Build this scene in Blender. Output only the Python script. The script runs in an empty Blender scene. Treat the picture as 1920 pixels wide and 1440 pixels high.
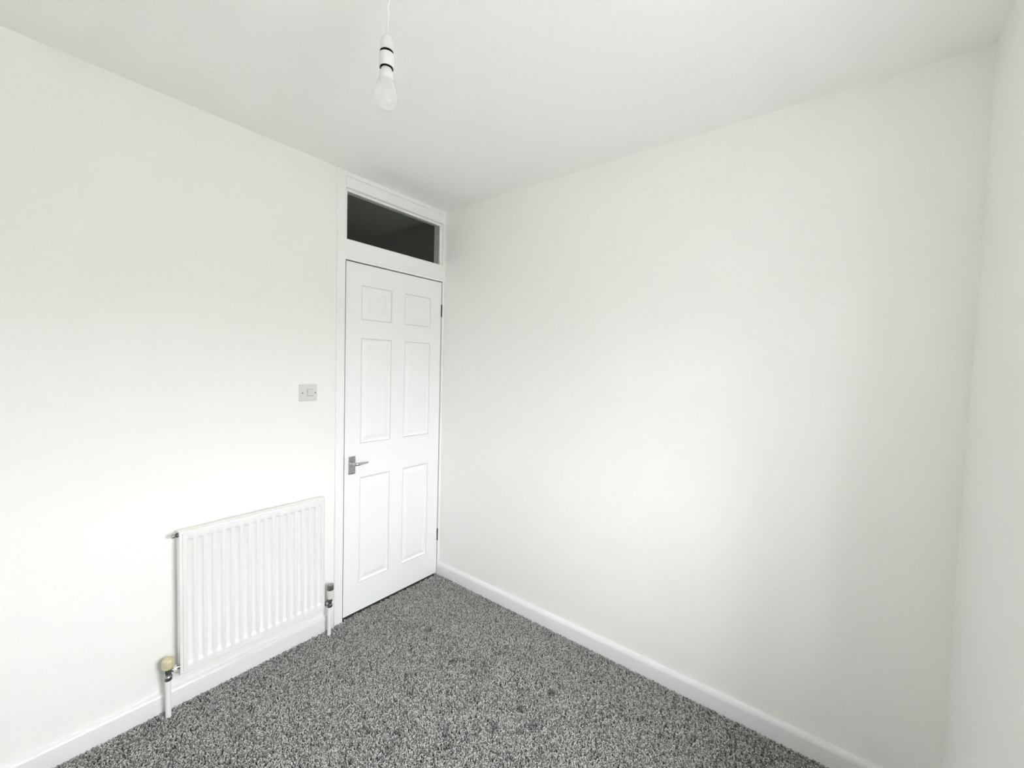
import bpy, bmesh, math, random
from mathutils import Vector, Matrix
S = bpy.context.scene
COL = S.collection
random.seed(7)

# ------------------------------------------------------------------ camera, daylight, exposure
# axes: the room corner beside the door is the origin; the door wall is y = 0, the plain wall is x = 0, z is up
cam_d = bpy.data.cameras.new('camera'); cam = bpy.data.objects.new('camera', cam_d); COL.objects.link(cam)
cam_d.sensor_fit = 'HORIZONTAL'; cam_d.sensor_width = 36.0; cam_d.lens = 769.63 / 1920 * 36.0
cam_d.clip_start = 0.02
_r = Vector((0.61860992, -0.78522535, 0.02725646)); _u = Vector((0.01711363, 0.04814861, 0.99869356)); _f = Vector((0.78551187, 0.61733529, -0.04322326))
_m = Matrix((_r, _u, -_f)).transposed().to_4x4(); _m.translation = Vector((-1.853918, -2.043135, 1.409107))
cam.matrix_world = _m
S.camera = cam

S.view_settings.view_transform = 'Standard'; S.view_settings.look = 'None'
S.view_settings.gamma = 1.0; S.view_settings.use_curve_mapping = False
S.view_settings.exposure = 2.26
SKY = 14.0; HZ = 0.05      # the rooftops opposite hide the lowest part of the sky
S.cycles.max_bounces = 24; S.cycles.diffuse_bounces = 14; S.cycles.transparent_max_bounces = 16
S.cycles.caustics_reflective = False; S.cycles.caustics_refractive = False

W = bpy.data.worlds.new('overcast_sky'); S.world = W; W.use_nodes = True
nt = W.node_tree; nt.nodes.clear()
tc = nt.nodes.new('ShaderNodeTexCoord'); sx = nt.nodes.new('ShaderNodeSeparateXYZ'); nt.links.new(tc.outputs['Generated'], sx.inputs[0])
def wmath(op, a, b):
    n = nt.nodes.new('ShaderNodeMath'); n.operation = op
    for i, v in enumerate((a, b)):
        if isinstance(v, (int, float)): n.inputs[i].default_value = v
        else: nt.links.new(v, n.inputs[i])
    return n.outputs[0]
up = wmath('MAXIMUM', sx.outputs[2], 0.0)
lum = wmath('MULTIPLY', wmath('ADD', wmath('MULTIPLY', up, 2.0), 1.0), 1 / 3)     # overcast sky: three times brighter overhead than at the horizon
above = nt.nodes.new('ShaderNodeMapRange'); above.inputs['From Min'].default_value = HZ - 0.05; above.inputs['From Max'].default_value = HZ + 0.05
nt.links.new(sx.outputs[2], above.inputs['Value'])
mixc = nt.nodes.new('ShaderNodeMix'); mixc.data_type = 'RGBA'
mixc.inputs['A'].default_value = (0.36, 0.355, 0.34, 1); mixc.inputs['B'].default_value = (0.985, 1.0, 1.045, 1)
nt.links.new(above.outputs[0], mixc.inputs['Factor'])
bg = nt.nodes.new('ShaderNodeBackground'); wo = nt.nodes.new('ShaderNodeOutputWorld')
nt.links.new(mixc.outputs['Result'], bg.inputs['Color'])
nt.links.new(wmath('MULTIPLY', lum, SKY), bg.inputs['Strength'])
nt.links.new(bg.outputs[0], wo.inputs['Surface'])

ROOM_X, ROOM_Y, H, WT = -2.40, -2.37, 2.40, 0.23
WX0, WX1, WZ0, WZ1 = -1.58, -0.88, 0.90, 1.85      # the window opening in the right-hand wall
pl = bpy.data.lights.new('window_portal', 'AREA'); pl.shape = 'RECTANGLE'; pl.size = WX1 - WX0; pl.size_y = WZ1 - WZ0
pl.cycles.is_portal = True
po = bpy.data.objects.new('window_portal', pl); COL.objects.link(po)
po.location = ((WX0 + WX1) / 2, ROOM_Y - WT - 0.005, (WZ0 + WZ1) / 2); po.rotation_euler = (math.radians(90), 0, 0)   # faces +y, into the room

# ------------------------------------------------------------------ materials
def mat(name, color, rough=0.5, metal=0.0, spec=0.5, bump=None, tint=None):
    m = bpy.data.materials.new(name); m.use_nodes = True
    t = m.node_tree; b = t.nodes['Principled BSDF']
    b.inputs['Base Color'].default_value = (*color, 1); b.inputs['Roughness'].default_value = rough
    b.inputs['Metallic'].default_value = metal; b.inputs['Specular IOR Level'].default_value = spec
    g = t.nodes.new('ShaderNodeNewGeometry')
    if bump:
        scale, dist, strength = bump
        n = t.nodes.new('ShaderNodeTexNoise'); n.inputs['Scale'].default_value = scale; n.inputs['Detail'].default_value = 3
        t.links.new(g.outputs['Position'], n.inputs['Vector'])
        bp = t.nodes.new('ShaderNodeBump'); bp.inputs['Distance'].default_value = dist; bp.inputs['Strength'].default_value = strength
        t.links.new(n.outputs[0], bp.inputs['Height']); t.links.new(bp.outputs[0], b.inputs['Normal'])
    if tint:
        scale, c2 = tint
        n = t.nodes.new('ShaderNodeTexNoise'); n.inputs['Scale'].default_value = scale; n.inputs['Detail'].default_value = 4
        t.links.new(g.outputs['Position'], n.inputs['Vector'])
        mx = t.nodes.new('ShaderNodeMix'); mx.data_type = 'RGBA'
        mx.inputs['A'].default_value = (*color, 1); mx.inputs['B'].default_value = (*c2, 1)
        t.links.new(n.outputs[0], mx.inputs['Factor']); t.links.new(mx.outputs['Result'], b.inputs['Base Color'])
    return m
WALLC = (0.92, 0.92, 0.90)
M_wall = mat('matt_white_emulsion', WALLC, 0.75, spec=0.25, bump=(180, 0.0006, 0.25), tint=(2.5, (0.91, 0.91, 0.885)))
M_ceil = mat('ceiling_emulsion', (0.92, 0.92, 0.903), 0.9, spec=0.15, bump=(150, 0.0006, 0.25))
M_gloss = mat('white_satin_paint', (0.93, 0.93, 0.93), 0.38, spec=0.45, bump=(60, 0.0004, 0.12))
M_skirt = mat('skirting_paint', (0.80, 0.80, 0.81), 0.28, spec=0.45, bump=(60, 0.0004, 0.12))
M_gapshade = mat('door_gap_shade', (0.20, 0.19, 0.18), 0.8)  # dark tone paints in the shade of the gap round the door
M_door = mat('white_door_paint', (0.94, 0.94, 0.945), 0.42, spec=0.4, bump=(70, 0.0004, 0.1))
M_rad = mat('radiator_enamel', (0.85, 0.85, 0.835), 0.35, spec=0.45, tint=(9, (0.83, 0.83, 0.81)))
M_pipe = mat('painted_pipe', (0.86, 0.87, 0.87), 0.4)
M_chrome = mat('chrome', (0.42, 0.42, 0.42), 0.22, metal=1.0)
M_satin = mat('satin_chrome', (0.44, 0.44, 0.44), 0.38, metal=1.0, tint=(300, (0.42, 0.42, 0.42)))
M_lever = mat('polished_chrome', (0.60, 0.60, 0.60), 0.18, metal=1.0)
M_dark = mat('dark_metal', (0.10, 0.10, 0.095), 0.5, metal=0.6)
M_black = mat('black_gap', (0.012, 0.011, 0.011), 0.9, spec=0.08)
M_cream = mat('aged_cream_plastic', (0.60, 0.54, 0.33), 0.4, tint=(60, (0.66, 0.60, 0.42)))
M_white_pl = mat('white_plastic', (0.82, 0.82, 0.81), 0.35)
M_collar = mat('off_white_plastic', (0.74, 0.73, 0.69), 0.4)
M_switch = mat('switch_plastic', (0.70, 0.70, 0.69), 0.3)
M_grey = mat('shadow_gap_grey', (0.34, 0.34, 0.33), 0.6)
M_capmetal = mat('bulb_cap_metal', (0.62, 0.55, 0.53), 0.35, metal=0.9)
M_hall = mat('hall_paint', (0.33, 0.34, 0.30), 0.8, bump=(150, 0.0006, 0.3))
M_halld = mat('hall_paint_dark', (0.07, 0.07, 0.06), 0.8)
M_upvc = mat('window_plastic', (0.85, 0.85, 0.85), 0.3)
M_lint = mat('white_lint', (0.85, 0.85, 0.84), 0.9)

def glass_mat(name, tint=(1, 1, 1)):
    m = bpy.data.materials.new(name); m.use_nodes = True; t = m.node_tree; t.nodes.clear()
    tr = t.nodes.new('ShaderNodeBsdfTransparent'); tr.inputs[0].default_value = (*tint, 1)
    gl = t.nodes.new('ShaderNodeBsdfGlossy'); gl.inputs['Roughness'].default_value = 0.0
    fr = t.nodes.new('ShaderNodeFresnel'); fr.inputs['IOR'].default_value = 1.5
    mx = t.nodes.new('ShaderNodeMixShader'); o = t.nodes.new('ShaderNodeOutputMaterial')
    ge = t.nodes.new('ShaderNodeNewGeometry'); ft = t.nodes.new('ShaderNodeMath'); ft.operation = 'SUBTRACT'; ft.use_clamp = True   # mirror only on the faces turned to the ray
    t.links.new(fr.outputs[0], ft.inputs[0]); t.links.new(ge.outputs['Backfacing'], ft.inputs[1])
    t.links.new(ft.outputs[0], mx.inputs[0]); t.links.new(tr.outputs[0], mx.inputs[1]); t.links.new(gl.outputs[0], mx.inputs[2]); t.links.new(mx.outputs[0], o.inputs[0])
    return m
M_glass = glass_mat('clear_glass', (0.93, 0.95, 0.93))
M_wglass = glass_mat('window_glass', (0.98, 0.98, 0.98))
def bulb_mat():
    m = bpy.data.materials.new('pearl_glass'); m.use_nodes = True; t = m.node_tree; t.nodes.clear()
    tr = t.nodes.new('ShaderNodeBsdfTransparent'); tl = t.nodes.new('ShaderNodeBsdfTranslucent'); tl.inputs[0].default_value = (0.95, 0.95, 0.95, 1)
    df = t.nodes.new('ShaderNodeBsdfDiffuse'); df.inputs[0].default_value = (0.93, 0.93, 0.93, 1)
    gl = t.nodes.new('ShaderNodeBsdfGlossy'); gl.inputs['Roughness'].default_value = 0.05
    fr = t.nodes.new('ShaderNodeFresnel'); fr.inputs['IOR'].default_value = 1.5
    a = t.nodes.new('ShaderNodeMixShader'); a.inputs[0].default_value = 0.5
    b = t.nodes.new('ShaderNodeMixShader'); lw = t.nodes.new('ShaderNodeLayerWeight'); lw.inputs[0].default_value = 0.35
    c = t.nodes.new('ShaderNodeMixShader'); o = t.nodes.new('ShaderNodeOutputMaterial')
    t.links.new(df.outputs[0], a.inputs[1]); t.links.new(tl.outputs[0], a.inputs[2])
    mr = t.nodes.new('ShaderNodeMapRange'); mr.inputs['To Min'].default_value = 0.28; mr.inputs['To Max'].default_value = 0.95
    t.links.new(lw.outputs['Facing'], mr.inputs['Value']); t.links.new(mr.outputs[0], b.inputs[0])
    t.links.new(tr.outputs[0], b.inputs[1]); t.links.new(a.outputs[0], b.inputs[2])
    ge = t.nodes.new('ShaderNodeNewGeometry'); ft = t.nodes.new('ShaderNodeMath'); ft.operation = 'SUBTRACT'; ft.use_clamp = True
    t.links.new(fr.outputs[0], ft.inputs[0]); t.links.new(ge.outputs['Backfacing'], ft.inputs[1])
    t.links.new(ft.outputs[0], c.inputs[0]); t.links.new(b.outputs[0], c.inputs[1]); t.links.new(gl.outputs[0], c.inputs[2]); t.links.new(c.outputs[0], o.inputs[0])
    return m
M_bulb = bulb_mat()

# carpet: grey twist pile with the shade of pile dents painted as darker spots
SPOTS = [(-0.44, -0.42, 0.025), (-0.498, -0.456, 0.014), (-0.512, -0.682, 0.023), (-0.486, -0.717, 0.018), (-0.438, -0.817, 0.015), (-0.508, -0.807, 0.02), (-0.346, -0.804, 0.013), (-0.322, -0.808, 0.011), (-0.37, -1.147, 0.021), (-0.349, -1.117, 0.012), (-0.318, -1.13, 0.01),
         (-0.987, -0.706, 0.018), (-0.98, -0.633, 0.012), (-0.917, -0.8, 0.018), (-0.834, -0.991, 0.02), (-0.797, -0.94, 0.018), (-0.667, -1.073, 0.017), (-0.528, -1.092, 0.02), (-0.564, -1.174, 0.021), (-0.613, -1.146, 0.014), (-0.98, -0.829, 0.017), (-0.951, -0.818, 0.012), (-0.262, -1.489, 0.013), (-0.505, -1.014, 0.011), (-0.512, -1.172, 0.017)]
def carpet_mat():
    m = bpy.data.materials.new('grey_twist_carpet'); m.use_nodes = True; t = m.node_tree; b = t.nodes['Principled BSDF']
    b.inputs['Roughness'].default_value = 0.95; b.inputs['Specular IOR Level'].default_value = 0.1
    g = t.nodes.new('ShaderNodeNewGeometry')
    def M(op, a, c=0.0, clamp=False):
        n = t.nodes.new('ShaderNodeMath'); n.operation = op; n.use_clamp = clamp
        for i, v in enumerate((a, c)):
            if isinstance(v, (int, float)): n.inputs[i].default_value = v
            else: t.links.new(v, n.inputs[i])
        return n.outputs[0]
    wn = t.nodes.new('ShaderNodeTexNoise'); wn.inputs['Scale'].default_value = 45; wn.inputs['Detail'].default_value = 2
    t.links.new(g.outputs['Position'], wn.inputs['Vector'])
    off = t.nodes.new('ShaderNodeVectorMath'); off.operation = 'MULTIPLY_ADD'; off.inputs[1].default_value = (0.07, 0.07, 0); off.inputs[2].default_value = (-0.035, -0.035, 0)
    t.links.new(wn.outputs['Color'], off.inputs[0])
    pos = t.nodes.new('ShaderNodeVectorMath'); pos.operation = 'ADD'; t.links.new(g.outputs['Position'], pos.inputs[0]); t.links.new(off.outputs[0], pos.inputs[1])
    flat = t.nodes.new('ShaderNodeVectorMath'); flat.operation = 'MULTIPLY'; flat.inputs[1].default_value = (1, 1, 0); t.links.new(pos.outputs[0], flat.inputs[0])
    acc = 0.0
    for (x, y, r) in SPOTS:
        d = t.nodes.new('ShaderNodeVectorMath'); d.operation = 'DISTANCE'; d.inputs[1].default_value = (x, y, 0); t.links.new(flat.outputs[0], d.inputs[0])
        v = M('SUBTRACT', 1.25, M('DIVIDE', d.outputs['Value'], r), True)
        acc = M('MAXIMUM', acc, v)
    big = t.nodes.new('ShaderNodeTexNoise'); big.inputs['Scale'].default_value = 7.5; big.inputs['Detail'].default_value = 5; big.inputs['Roughness'].default_value = 0.65
    t.links.new(g.outputs['Position'], big.inputs['Vector'])
    patch = M('MULTIPLY', M('SUBTRACT', big.outputs[0], 0.56), 2.2, True)
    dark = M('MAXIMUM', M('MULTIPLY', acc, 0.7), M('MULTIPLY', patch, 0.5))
    oi = t.nodes.new('ShaderNodeObjectInfo')
    fl = t.nodes.new('ShaderNodeTexNoise'); fl.inputs['Scale'].default_value = 160; t.links.new(g.outputs['Position'], fl.inputs['Vector'])
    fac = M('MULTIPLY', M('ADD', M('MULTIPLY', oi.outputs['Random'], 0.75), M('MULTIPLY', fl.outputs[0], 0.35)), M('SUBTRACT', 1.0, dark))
    mx = t.nodes.new('ShaderNodeMix'); mx.data_type = 'RGBA'
    mx.inputs['A'].default_value = (*CARPET_LO, 1); mx.inputs['B'].default_value = (*CARPET_HI, 1)
    t.links.new(fac, mx.inputs['Factor']); t.links.new(mx.outputs['Result'], b.inputs['Base Color'])
    return m
CARPET_LO, CARPET_HI = (0.055, 0.055, 0.052), (0.63, 0.63, 0.60)
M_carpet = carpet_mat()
M_back = mat('carpet_backing', (0.10, 0.10, 0.095), 0.95)

# ------------------------------------------------------------------ helpers
def link(name, bm, m, parent=None, smooth=False, bevel=0.0, seg=2):
    me = bpy.data.meshes.new(name)
    bmesh.ops.recalc_face_normals(bm, faces=bm.faces)
    if smooth:
        for f in bm.faces: f.smooth = True
    bm.to_mesh(me); bm.free()
    me.materials.append(m)
    o = bpy.data.objects.new(name, me); COL.objects.link(o)
    if parent: o.parent = parent
    if bevel:
        b = o.modifiers.new('bevel', 'BEVEL'); b.width = bevel; b.segments = seg; b.limit_method = 'ANGLE'
        b.angle_limit = math.radians(40)
    if smooth:
        me.set_sharp_from_angle(angle=math.radians(38))
    return o
def empty(name, loc=(0, 0, 0)):
    o = bpy.data.objects.new(name, None); o.empty_display_size = 0.05; COL.objects.link(o); o.location = loc; return o
def tag(o, label=None, cat=None, kind=None, group=None):
    for k, v in (('label', label), ('category', cat), ('kind', kind), ('group', group)):
        if v: o[k] = v
    return o
def box(x0, x1, y0, y1, z0, z1, bm=None):
    bm = bm or bmesh.new()
    r = bmesh.ops.create_cube(bm, size=1.0)
    for v in r['verts']: v.co = Vector(((x0 + x1) / 2 + v.co.x * (x1 - x0), (y0 + y1) / 2 + v.co.y * (y1 - y0), (z0 + z1) / 2 + v.co.z * (z1 - z0)))
    return bm
def prism(profile, axis, a, b, bm=None):
    """sweep a closed 2-D profile along x ('x': profile in y,z) or y ('y': profile in x,z) or z ('z': profile in x,y)"""
    bm = bm or bmesh.new()
    def P(p, t): return {'x': (t, p[0], p[1]), 'y': (p[0], t, p[1]), 'z': (p[0], p[1], t)}[axis]
    va = [bm.verts.new(P(p, a)) for p in profile]; vb = [bm.verts.new(P(p, b)) for p in profile]
    n = len(profile)
    for i in range(n): bm.faces.new((va[i], va[(i + 1) % n], vb[(i + 1) % n], vb[i]))
    bm.faces.new(va); bm.faces.new(vb[::-1])
    return bm
def lathe(prof, origin, direction=(0, 0, 1), n=24, bm=None):
    """prof: list of (radius, height) along direction"""
    bm = bm or bmesh.new(); d = Vector(direction).normalized(); q = Vector((0, 0, 1)).rotation_difference(d); o = Vector(origin)
    rings = []
    for (r, h) in prof:
        if r < 1e-6: rings.append([bm.verts.new(o + q @ Vector((0, 0, h)))])
        else: rings.append([bm.verts.new(o + q @ Vector((r * math.cos(2 * math.pi * k / n), r * math.sin(2 * math.pi * k / n), h))) for k in range(n)])
    for A, B in zip(rings, rings[1:]):
        for k in range(n):
            if len(A) == 1 and len(B) == 1: break
            if len(A) == 1: bm.faces.new((A[0], B[k], B[(k + 1) % n]))
            elif len(B) == 1: bm.faces.new((A[k], A[(k + 1) % n], B[0]))
            else: bm.faces.new((A[k], A[(k + 1) % n], B[(k + 1) % n], B[k]))
    for R in (rings[0], rings[-1]):
        if len(R) > 2: bm.faces.new(R)
    return bm
def tube(pts, rad, n=10, bm=None):
    bm = bm or bmesh.new(); pts = [Vector(p) for p in pts]; rings = []
    for i, p in enumerate(pts):
        d = (pts[min(i + 1, len(pts) - 1)] - pts[max(i - 1, 0)]).normalized()
        a = d.orthogonal().normalized() if i == 0 else (rings_a - d * rings_a.dot(d)).normalized()
        rings_a = a; b = d.cross(a); r = rad[i] if isinstance(rad, (list, tuple)) else rad
        rings.append([bm.verts.new(p + a * r * math.cos(2 * math.pi * k / n) + b * r * math.sin(2 * math.pi * k / n)) for k in range(n)])
    for A, B in zip(rings, rings[1:]):
        for k in range(n): bm.faces.new((A[k], A[(k + 1) % n], B[(k + 1) % n], B[k]))
    bm.faces.new(rings[0]); bm.faces.new(rings[-1])
    return bm
def grid_slab(xs, zs, holes, y_in, y_out):
    """one slab in the x-z plane from y_in to y_out, cut into xs by zs, leaving out the cells in holes (through openings)"""
    bm = bmesh.new(); V = {}
    def v(i, j, s):
        if (i, j, s) not in V: V[(i, j, s)] = bm.verts.new((xs[i], y_in if s == 0 else y_out, zs[j]))
        return V[(i, j, s)]
    nx, nz = len(xs) - 1, len(zs) - 1
    solid = lambda i, j: 0 <= i < nx and 0 <= j < nz and (i, j) not in holes
    for i in range(nx):
        for j in range(nz):
            if not solid(i, j): continue
            for s in (0, 1): bm.faces.new([v(i, j, s), v(i + 1, j, s), v(i + 1, j + 1, s), v(i, j + 1, s)])
            for (di, dj, p, q) in ((-1, 0, (i, j), (i, j + 1)), (1, 0, (i + 1, j), (i + 1, j + 1)), (0, -1, (i, j), (i + 1, j)), (0, 1, (i, j + 1), (i + 1, j + 1))):
                if not solid(i + di, j + dj): bm.faces.new([v(*p, 0), v(*q, 0), v(*q, 1), v(*p, 1)])
    return bm

# ------------------------------------------------------------------ the room shell
T = 0.10
o = link('wall_left', box(ROOM_X - T, -0.712, 0, T, -0.05, H), M_wall)
tag(o, 'white painted wall on the left with radiator, light switch and door', 'wall', 'structure')
o = link('wall_back', box(0, T, ROOM_Y - T, 0.11, -0.05, H), M_wall)
tag(o, 'plain white wall right of the door with a soft patch of daylight', 'wall', 'structure')
wall_r = link('wall_right', grid_slab([ROOM_X, WX0, WX1, 0], [-0.05, WZ0, WZ1, H], {(1, 1)}, ROOM_Y, ROOM_Y - WT), M_wall)
tag(wall_r, 'white wall at the right edge of the picture, holding the window', 'wall', 'structure')
o = link('wall_near', box(ROOM_X - T, ROOM_X, ROOM_Y - T, 0, -0.05, H), M_wall)
tag(o, 'white wall behind the camera, opposite the plain wall', 'wall', 'structure')
o = link('ceiling', box(ROOM_X - T, 0.1, ROOM_Y - WT, 0.11, H, H + 0.1), M_ceil)
tag(o, 'smooth white painted ceiling', 'ceiling', 'structure')
floor = link('floor', box(ROOM_X - T, 0.1, ROOM_Y - WT, 1.3, -0.15, -0.010), M_back)
tag(floor, 'grey twist pile carpet with the shade of pile dents painted as darker spots', 'floor', 'structure')
# unlit hall behind the door
o = link('wall_hall_far', box(-1.5, -0.0, 1.2, 1.3, -0.01, H - 0.03), M_hall); tag(o, 'dim hall wall seen through the glass above the door', 'wall', 'structure')
o = link('wall_hall_side', box(-1.60, -1.50, T, 1.3, -0.01, H - 0.03), M_hall); tag(o, 'side wall of the dim hall behind the door', 'wall', 'structure')

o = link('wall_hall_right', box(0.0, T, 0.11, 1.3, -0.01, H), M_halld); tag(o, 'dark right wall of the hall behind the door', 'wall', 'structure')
o = link('ceiling_hall', box(-1.6, T, 0.11, 1.3, H - 0.03, H + 0.1), M_hall); tag(o, 'ceiling of the dim hall behind the door', 'ceiling', 'structure')
# carpet pile: tufts scattered over the floor
def tuft(seed):
    rnd = random.Random(seed); pts = []; a = rnd.uniform(0, 6.28); x = y = 0.0
    for k in range(5):
        t = k / 4
        pts.append((x, y, 0.0105 * math.sin(t * 1.9) + 0.0005))
        a += rnd.uniform(-1.0, 1.0); st = 0.0006 + 0.0028 * t; x += st * math.cos(a); y += st * math.sin(a)
    return tube(pts, [0.0014, 0.0016, 0.0016, 0.0015, 0.0009], 5)
tcol = bpy.data.collections.new('tufts')
for s in range(6):
    bmt = tuft(s); me = bpy.data.meshes.new('tuft')
    for f in bmt.faces: f.smooth = True
    bmt.to_mesh(me); bmt.free(); me.materials.append(M_carpet)
    tcol.objects.link(bpy.data.objects.new('tuft', me))
bm = bmesh.new()
def quad(x0, x1, y0, y1):
    bm.faces.new([bm.verts.new(p) for p in ((x0, y0, -0.010), (x1, y0, -0.010), (x1, y1, -0.010), (x0, y1, -0.010))])
quad(ROOM_X, -0.016, ROOM_Y, -0.016); quad(-0.69, -0.02, -0.016, -0.002)
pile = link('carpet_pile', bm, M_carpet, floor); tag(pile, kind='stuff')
def pile_nodes():
    g = bpy.data.node_groups.new('scatter_tufts', 'GeometryNodeTree')
    g.interface.new_socket('Geometry', in_out='INPUT', socket_type='NodeSocketGeometry'); g.interface.new_socket('Geometry', in_out='OUTPUT', socket_type='NodeSocketGeometry')
    N = g.nodes.new; L = g.links.new
    i, o = N('NodeGroupInput'), N('NodeGroupOutput')
    d = N('GeometryNodeDistributePointsOnFaces'); d.distribute_method = 'RANDOM'; d.inputs['Density'].default_value = 52000
    c = N('GeometryNodeCollectionInfo'); c.inputs['Collection'].default_value = tcol; c.inputs['Separate Children'].default_value = True; c.inputs['Reset Children'].default_value = True
    p = N('GeometryNodeInstanceOnPoints'); p.inputs['Pick Instance'].default_value = True
    r = N('FunctionNodeRandomValue'); r.data_type = 'FLOAT_VECTOR'; r.inputs[0].default_value = (-0.25, -0.25, 0); r.inputs[1].default_value = (0.25, 0.25, 6.283)
    s = N('FunctionNodeRandomValue'); s.data_type = 'FLOAT'; s.inputs[2].default_value = 0.8; s.inputs[3].default_value = 1.25
    L(i.outputs[0], d.inputs['Mesh']); L(d.outputs['Points'], p.inputs['Points']); L(c.outputs[0], p.inputs['Instance'])
    L(r.outputs[0], p.inputs['Rotation']); L(s.outputs[1], p.inputs['Scale']); L(p.outputs[0], o.inputs[0])
    return g
pile.modifiers.new('tufts', 'NODES').node_group = pile_nodes()

# skirting boards: square face with a rounded top edge
def skirting(thick, height, bev=0.027):
    return [(0, -0.012), (-thick, -0.012), (-thick, height - bev), (-thick * 0.88, height - bev * 0.70), (-thick * 0.58, height - bev * 0.30), (-thick * 0.24, height - bev * 0.06), (0, height)]
SK = skirting(0.018, 0.081, 0.022)
o = link('baseboard_left', prism(skirting(0.016, 0.079, 0.016), 'x', ROOM_X, -0.752), M_skirt, smooth=True)
tag(o, 'white skirting board under the radiator', 'skirting board', 'structure')
o = link('baseboard_back', prism(SK, 'y', ROOM_Y, -0.006), M_skirt, smooth=True)
tag(o, 'long white skirting board running away along the plain wall to the door', 'skirting board', 'structure')
o = link('baseboard_right', prism([(ROOM_Y - y, z) for y, z in SK], 'x', ROOM_X, -0.0155), M_skirt, smooth=True)
tag(o, 'white skirting board below the window', 'skirting board', 'structure')
o = link('baseboard_near', prism([(ROOM_X - y, z) for y, z in SK], 'y', ROOM_Y + 0.016, -0.016), M_skirt, smooth=True)
tag(o, 'white skirting board behind the camera', 'skirting board', 'structure')

# window in the right-hand wall (outside the picture; it lets the daylight in)
win = empty('window_1', ((WX0 + WX1) / 2, ROOM_Y, WZ0)); tag(win, 'white casement window that lights the room, in the right-hand wall', 'window', 'structure')
def wchild(name, x0, x1, y0, y1, z0, z1, m, bev=0.003):
    c = link(name, box(x0 - win.location.x, x1 - win.location.x, y0 - win.location.y, y1 - win.location.y, z0 - WZ0, z1 - WZ0), m, win, bevel=bev); return c
FY0, FY1 = ROOM_Y - 0.20, ROOM_Y - 0.145; fw = 0.055; xm = (WX0 + WX1) / 2
for (a, b) in ((WX0, WX0 + fw), (WX1 - fw, WX1)): wchild('frame_stile', a, b, FY0, FY1, WZ0, WZ1, M_upvc)
for (a, b) in ((WZ0, WZ0 + fw), (WZ1 - fw, WZ1)): wchild('frame_rail', WX0 + fw, WX1 - fw, FY0, FY1, a, b, M_upvc)
wchild('mullion', xm - 0.03, xm + 0.03, FY0, FY1, WZ0 + fw, WZ1 - fw, M_upvc)
for (a, b) in ((WX0 + fw, xm - 0.03), (xm + 0.03, WX1 - fw)): wchild('glass_pane', a, b, ROOM_Y - 0.174, ROOM_Y - 0.170, WZ0 + fw, WZ1 - fw, M_wglass, 0)
wchild('window_sill', WX0, WX1, FY1, ROOM_Y + 0.02, WZ0, WZ0 + 0.018, M_gloss, 0.005)

# ------------------------------------------------------------------ door frame with a fixed light above the door
JL, JR = -0.694, -0.0185         # inner faces of the frame
tr = empty('trim_1', (-0.36, 0, 0)); tag(tr, 'white painted timber frame round the door, rising to the ceiling', 'door frame', 'structure')
def tchild(name, x0, x1, y0, y1, z0, z1, bev=0.002, m=None):
    return link(name, box(x0 + 0.36, x1 + 0.36, y0, y1, z0, z1), m or M_gloss, tr, bevel=bev)
tchild('architrave', -0.744, -0.702, -0.011, -0.0002, -0.012, 2.383, 0.003)
tchild('jamb', -0.712, JL, -0.004, 0.082, -0.012, H - 0.001)
tchild('jamb', JR, -0.0005, -0.004, 0.082, -0.012, H - 0.001)
tchild('transom_rail', JL, JR, -0.004, 0.082, 1.9605, 2.050)
tchild('transom_lip', JL, JR, -0.0015, 0.082, 1.9465, 1.9605, 0.001)
tchild('frame_head', JL, JR, -0.006, 0.082, 2.317, 2.372)
tchild('ceiling_bead', -0.744, -0.0005, -0.003, 0.02, 2.3755, 2.3995, 0.003)
tchild('door_stop', JL, JL + 0.012, 0.043, 0.060, -0.01, 1.9465, m=M_gapshade)
tchild('door_stop', JR - 0.012, JR, 0.043, 0.060, -0.01, 1.9465, m=M_gapshade)
tchild('door_stop', JL + 0.012, JR - 0.012, 0.043, 0.060, 1.9345, 1.9465, m=M_gapshade)

fan = empty('window_2', (-0.36, 0.03, 2.05)); tag(fan, 'narrow fixed glass light above the door, showing the dark hall', 'fanlight', 'structure')
def fchild(name, x0, x1, y0, y1, z0, z1, m, bev=0.002):
    return link(name, box(x0 + 0.36, x1 + 0.36, y0 - 0.03, y1 - 0.03, z0 - 2.05, z1 - 2.05), m, fan, bevel=bev)
B = 0.016
fchild('glazing_bead', JL, JL + B, 0.012, 0.028, 2.050, 2.317, M_gloss, 0.004)
fchild('glazing_bead', JR - B, JR, 0.012, 0.028, 2.050, 2.317, M_gloss, 0.004)
fchild('glazing_bead', JL + B, JR - B, 0.012, 0.028, 2.317 - 0.013, 2.317, M_gloss, 0.004)
fchild('glazing_bead', JL + B, JR - B, 0.012, 0.028, 2.050, 2.050 + 0.008, M_gloss, 0.003)
fchild('glass_pane', JL, JR, 0.0285, 0.0325, 2.050, 2.317, M_glass, 0)

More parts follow.
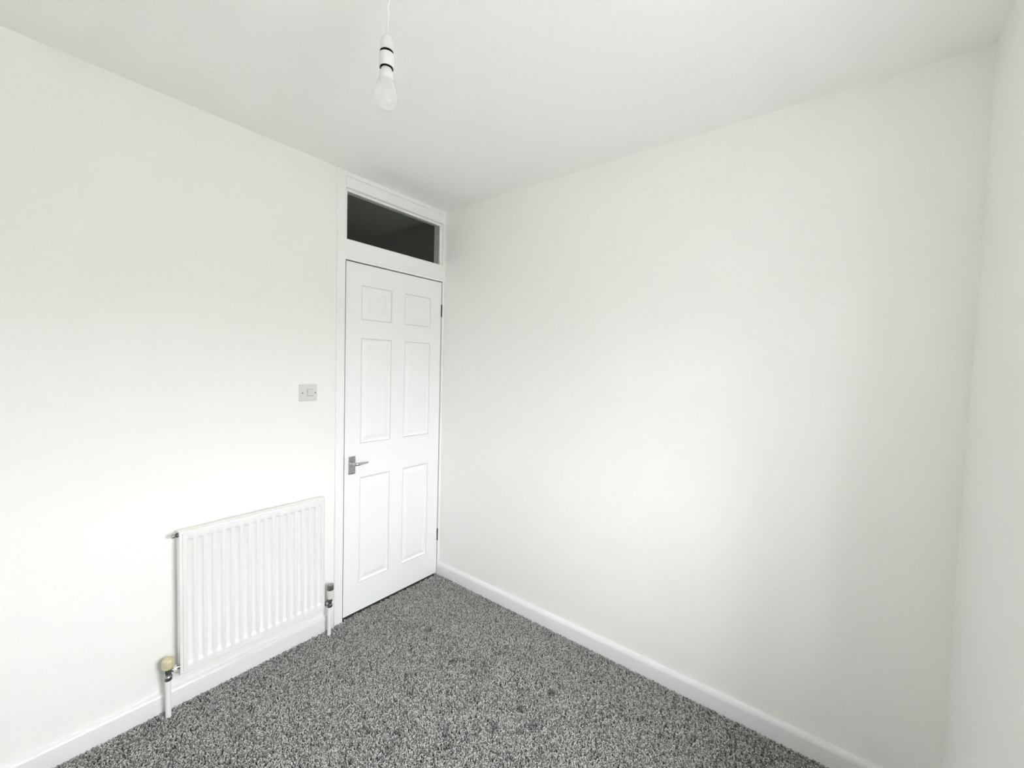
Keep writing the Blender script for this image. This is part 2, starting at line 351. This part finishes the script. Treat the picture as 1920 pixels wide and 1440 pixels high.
# ------------------------------------------------------------------ six-panel door
DX0, DX1, DZ0, DZ1 = -0.6893, -0.0218, 0.0105, 1.9415
DY = 0.002
PX = [(-0.594, -0.404), (-0.307, -0.115)]; PZ = [(0.175, 0.768), (0.962, 1.538), (1.644, 1.824)]
xs = [DX0, PX[0][0], PX[0][1], PX[1][0], PX[1][1], DX1]; zs = [DZ0, PZ[0][0], PZ[0][1], PZ[1][0], PZ[1][1], PZ[2][0], PZ[2][1], DZ1]
dl = -0.36
bm = grid_slab([x - dl for x in xs], zs, {(i, j) for i in (1, 3) for j in (1, 3, 5)}, DY, DY + 0.038)
door = link('door_1', bm, M_door); door.location = (dl, 0, 0); door.data.materials.append(M_gapshade)
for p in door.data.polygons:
    if abs(p.normal.y) < 0.5: p.material_index = 1      # leaf edges coloured dark for the shade in the gap
tag(door, 'white six-panel door with a lever handle, shut, in the corner of the room', 'door', 'structure')
b = door.modifiers.new('bevel', 'BEVEL'); b.width = 0.0012; b.segments = 1; b.limit_method = 'ANGLE'
for (x0, x1) in PX:
    for (z0, z1) in PZ:
        bm = bmesh.new(); R = []
        for (ins, dep) in ((0, 0.0002), (0.003, 0.0030), (0.008, 0.0072), (0.013, 0.0082), (0.034, 0.0022), (0.037, 0.0018)):
            y = DY + dep
            R.append([bm.verts.new(p) for p in ((x0 + ins - dl, y, z0 + ins), (x1 - ins - dl, y, z0 + ins), (x1 - ins - dl, y, z1 - ins), (x0 + ins - dl, y, z1 - ins))])
        R.insert(0, [bm.verts.new((v.co.x, DY + 0.036, v.co.z)) for v in R[0]])
        for A, Bq in zip(R, R[1:]):
            for k in range(4): bm.faces.new((A[k], A[(k + 1) % 4], Bq[(k + 1) % 4], Bq[k]))
        bm.faces.new(R[-1]); bm.faces.new(R[0][::-1])
        link('panel', bm, M_door, door)
# lever handle
hp = link('handle_plate', box(-0.664 - dl, -0.625 - dl, DY - 0.0045, DY, 0.797, 0.895), M_satin, door, bevel=0.0012)
hp['label'] = 'satin chrome handle plate'
lv = tube([(-0.6545 - dl, DY - 0.004, 0.860), (-0.6545 - dl, -0.030, 0.860), (-0.653 - dl, -0.042, 0.8595), (-0.646 - dl, -0.049, 0.859), (-0.630 - dl, -0.051, 0.859), (-0.600 - dl, -0.051, 0.860), (-0.578 - dl, -0.049, 0.8605)],
          [0.0095, 0.0090, 0.0088, 0.0087, 0.0080, 0.0066, 0.0048], 14)
lvo = link('lever', lv, M_lever, hp, smooth=True); lvo['label'] = 'polished chrome lever'
for z in (0.803, 0.889):
    link('screw', lathe([(0, 0.0013), (0.0028, 0.0009), (0.0032, 0.0)], (-0.6445 - dl, DY - 0.0045, z), (0, -1, 0), 10), M_dark, hp, smooth=True)
link('latch_plate', box(-0.6940 - dl, -0.6894 - dl, -0.0005, 0.022, 0.829, 0.891), M_black, door)
for z in (1.718, 0.232):
    bm = lathe([(0.0042, 0), (0.0042, 0.079)], (-0.0205 - dl, DY - 0.0025, z), (0, 0, 1), 10)
    link('hinge', bm, M_dark, door, smooth=True)

# ------------------------------------------------------------------ light switch
sw = empty('light_switch', (-0.886, 0, 1.2105)); tag(sw, 'square white single light switch on the wall between radiator and door', 'light switch')
bm = box(-0.0428, 0.0428, -0.0085, -0.0002, 0, 0.083)
link('switch_plate', bm, M_switch, sw, bevel=0.003, seg=3)
bm = bmesh.new()
prism([(-0.0082, 0.0255), (-0.0100, 0.0268), (-0.0136, 0.0566), (-0.0082, 0.058)], 'x', -0.0045, 0.0195, bm)
link('rocker', bm, M_switch, sw, bevel=0.001)
link('rocker_gap_shade', box(-0.0062, 0.0208, -0.0087, -0.0080, 0.0240, 0.0592), M_grey, sw)  # flat grey sheet stands for the shade round the rocker
for x in (-0.0285, 0.0330):
    c = link('screw', lathe([(0, 0.0006), (0.0024, 0.0006), (0.0030, 0.0)], (x, -0.0085, 0.0405), (0, -1, 0), 12), M_dark, sw, smooth=True)

# ------------------------------------------------------------------ radiator
rad = empty('radiator', (-1.118, 0, 0)); tag(rad, 'white single-panel radiator with vertical flutes, on the wall left of the door', 'radiator')
rx = lambda x: x + 1.118
RX0, RX1, RZ0, RZ1 = -1.411, -0.826, 0.151, 0.727
link('radiator_body', box(rx(RX0), rx(RX1), -0.0560, -0.035, RZ0, RZ1), M_rad, rad, bevel=0.002)
def flute_panel():
    bm = bmesh.new(); yf = -0.0700
    ins = 0.010; x0, x1, z0, z1 = RX0, RX1, RZ0, RZ1
    rings = []
    for (i, y) in ((0.0, -0.0555), (0.0012, -0.0680), (0.0070, -0.0684), (0.0080, -0.0650), (0.0100, -0.0650), (0.0115, yf)):
        rings.append([(x0 + i, y, z0 + i), (x1 - i, y, z0 + i), (x1 - i, y, z1 - i), (x0 + i, y, z1 - i)])
    R = [[bm.verts.new((rx(p[0]), p[1], p[2])) for p in r] for r in rings]
    for A, Bq in zip(R, R[1:]):
        for k in range(4): bm.faces.new((A[k], A[(k + 1) % 4], Bq[(k + 1) % 4], Bq[k]))
    # front face: a grid, pressed in along 17 channels
    ix0, ix1, iz0, iz1 = x0 + 0.0115, x1 - 0.0115, z0 + 0.0115, z1 - 0.0115
    n, wch = 17, 0.0225; first = -1.3875; pitch = (-0.8445 - wch - first) / (n - 1); dep = 0.0085
    xs = [(ix0, 0)]
    for k in range(n):
        a = first + k * pitch
        xs += [(a, 0), (a + 0.0008, dep * .12), (a + 0.0042, dep * .88), (a + 0.0060, dep), (a + wch - 0.0060, dep), (a + wch - 0.0042, dep * .88), (a + wch - 0.0008, dep * .12), (a + wch, 0)]
    xs.append((ix1, 0))
    zt, zb = 0.6945, 0.1835
    zs = [(iz0, 0), (zb, 0), (zb + 0.002, .10), (zb + 0.0105, .9), (zb + 0.013, 1), (zt - 0.0085, 1), (zt - 0.007, .9), (zt - 0.0015, .10), (zt, 0), (iz1, 0)]
    V = [[bm.verts.new((rx(x), yf + d * f, z)) for (z, f) in zs] for (x, d) in xs]
    for i in range(len(xs) - 1):
        for j in range(len(zs) - 1): bm.faces.new((V[i][j], V[i + 1][j], V[i + 1][j + 1], V[i][j + 1]))
    bmesh.ops.remove_doubles(bm, verts=bm.verts, dist=0.00002)
    # close the outline of the front grid to the last ring
    return bm
link('front_panel', flute_panel(), M_rad, rad, smooth=True)
for x in (-1.30, -0.94): link('wall_bracket', box(rx(x), rx(x + 0.03), -0.036, -0.0002, 0.20, 0.66), M_rad, rad)
pv = link('vent_plug', lathe([(0.009, 0), (0.009, 0.006), (0.0065, 0.007), (0.0065, 0.013), (0, 0.013)], (rx(RX0), -0.052, 0.713), (-1, 0, 0), 8), M_dark, rad)
bl = link('vent_cap', lathe([(0.0075, 0.010), (0.0085, 0.012), (0.0085, 0.019), (0.004, 0.021), (0, 0.021)], (rx(RX0), -0.052, 0.713), (-1, 0, 0), 12), M_satin, rad, smooth=True)
# pipes
PY = -0.056
link('supply_pipe', tube([(rx(-1.4455), PY, -0.012), (rx(-1.4455), PY, 0.155)], 0.0095, 16), M_pipe, rad, smooth=True)
link('supply_pipe', tube([(rx(-0.7965), PY, -0.012), (rx(-0.7955), PY, 0.152)], 0.0092, 16), M_pipe, rad, smooth=True)
# left valve: chrome body with a cream cap
vx = rx(-1.4455)
v = link('lockshield_valve', lathe([(0.0125, 0), (0.0140, 0.002), (0.0140, 0.014), (0.0115, 0.017), (0.0110, 0.030), (0.0135, 0.033), (0.0135, 0.044), (0.011, 0.047)], (vx, PY, 0.150), (0, 0, 1), 20), M_chrome, rad, smooth=True)
v['label'] = 'chrome valve body on the left pipe'
c = link('valve_cap', lathe([(0.0165, 0), (0.0195, 0.003), (0.0205, 0.020), (0.0205, 0.031), (0.0185, 0.037), (0.0120, 0.0405), (0, 0.0415)], (vx, PY, 0.1965), (0, 0, 1), 10), M_cream, v, bevel=0.001)
c['label'] = 'yellowed cream plastic valve cap'
link('valve_tail', lathe([(0.0075, 0), (0.0075, 0.030)], (vx + 0.008, PY, 0.184), (1, 0, 0), 14), M_chrome, v, smooth=True)
nn = link('union_nut', lathe([(0.0115, 0), (0.0130, 0.001), (0.0130, 0.011), (0.0115, 0.012)], (vx + 0.014, PY, 0.184), (1, 0, 0), 8), M_collar, v); nn['label'] = 'white painted union nut'
# right valve: thermostatic head
tx = rx(-0.7945)
v = link('thermostatic_valve', lathe([(0.0135, 0), (0.0150, 0.003), (0.0150, 0.013), (0.0110, 0.016), (0.0105, 0.026), (0.0140, 0.029), (0.0140, 0.042), (0.0120, 0.044)], (tx, PY, 0.148), (0, 0, 1), 18), M_chrome, rad, smooth=True)
v['label'] = 'chrome valve body on the right pipe'
c = link('valve_collar', lathe([(0.0135, 0), (0.0160, 0.002), (0.0185, 0.022), (0.0190, 0.043), (0.0172, 0.045)], (tx + 0.002, PY, 0.1905), (0.03, 0, 1), 24), M_collar, v, smooth=True)
c['label'] = 'off-white plastic collar'
c = link('valve_head', lathe([(0.0165, 0), (0.0165, 0.027), (0.0155, 0.030), (0.0100, 0.0310), (0, 0.0312)], (tx + 0.0033, PY, 0.2335), (0.03, 0, 1), 24), M_chrome, v, smooth=True)
c['label'] = 'chrome thermostatic head'
link('valve_tail', lathe([(0.0075, 0), (0.0075, 0.032)], (tx - 0.006, PY, 0.172), (-1, 0, 0), 14), M_chrome, v, smooth=True)
nn = link('union_nut', lathe([(0.0115, 0), (0.0130, 0.001), (0.0130, 0.010), (0.0115, 0.011)], (tx - 0.013, PY, 0.172), (-1, 0, 0), 8), M_satin, v)

# ------------------------------------------------------------------ pendant lamp
PLX, PLY = -1.1975, -1.0800
lamp = empty('pendant_lamp', (PLX, PLY, H)); tag(lamp, 'bare light bulb in a white lampholder hanging on a cord from the ceiling', 'lamp')
zz = lambda z: z - H
link('ceiling_rose', lathe([(0.040, 0), (0.040, -0.010), (0.034, -0.018), (0.012, -0.022), (0.005, -0.028), (0, -0.028)], (0, 0, -0.0003), (0, 0, 1), 28), M_white_pl, lamp, smooth=True)
lean = Vector((-0.003, 0.002, 0))
link('cord', tube([(0.0030, -0.004, -0.026), (0.0034, -0.0035, -0.045), (0.0006, -0.001, -0.062), (0.0026, -0.002, -0.085), (0.0012, 0, -0.108), (0, 0, -0.140)], 0.0024, 8), M_white_pl, lamp, smooth=True)
hd = link('lampholder', lathe([(0.004, 0.002), (0.0085, -0.001), (0.0130, -0.008), (0.0160, -0.016), (0.0172, -0.030), (0.0180, -0.0400), (0.0165, -0.0400), (0.0160, -0.036), (0.010, -0.036)], (0, 0, zz(2.262)), (0, 0, 1), 32), M_white_pl, lamp, smooth=True)
link('gap_ring', lathe([(0.0168, 0), (0.0168, -0.012)], (0, 0, zz(2.2255)), (0, 0, 1), 28), M_black, hd, smooth=True)
link('shade_ring', lathe([(0.0170, 0), (0.0190, -0.0005), (0.0192, -0.034), (0.0178, -0.0345), (0.0172, -0.028), (0.0150, -0.028)], (0, 0, zz(2.2150)), (0, 0, 1), 32), M_white_pl, hd, smooth=True)
link('socket_sleeve', lathe([(0.0145, 0), (0.0158, -0.010)], (0, 0, zz(2.188)), (0, 0, 1), 28), M_black, hd, smooth=True)
bu = link('bulb_glass', lathe([(0.0192, 0.0430), (0.0206, 0.0415), (0.0232, 0.0345), (0.0264, 0.025), (0.0283, 0.014), (0.0288, 0.005), (0.0285, -0.004), (0.0270, -0.0125), (0.0235, -0.0205), (0.0175, -0.0265), (0.0090, -0.0297), (0, -0.0306)], (0, 0, zz(2.1065)), (0, 0, 1), 40), M_bulb, lamp, smooth=True)
bu['label'] = 'pearl glass bulb'
link('bulb_collar', lathe([(0.0128, 0.024), (0.0140, 0.016), (0.0164, 0.011), (0.0178, 0.004), (0.0196, -0.008), (0.0205, -0.0125), (0.0196, -0.0140), (0.0120, -0.0140)], (0, 0, zz(2.1600)), (0, 0, 1), 32), M_white_pl, bu, smooth=True)
link('bulb_cap', lathe([(0.0125, 0.016), (0.0125, 0)], (0, 0, zz(2.176)), (0, 0, 1), 28), M_capmetal, bu, smooth=True)

# ------------------------------------------------------------------ small specks
o = link('lint_fleck', lathe([(0, 0), (0.003, 0.001), (0.0025, 0.003), (0, 0.004)], (0, 0, 0), (0.3, 0.2, 1), 7), M_lint); o.location = (-0.10, -1.472, -0.0005)
tag(o, 'tiny white fleck of lint on the carpet near the long skirting board', 'fleck')
o = link('wall_nib', lathe([(0.005, 0), (0.0045, 0.003), (0.003, 0.005), (0, 0.006)], (0, 0, 0), (-1, 0, 0), 8), M_gloss, smooth=True); o.location = (-0.0001, -2.255, 2.373)
tag(o, 'tiny white nib on the plain wall just below the ceiling', 'wall fitting')
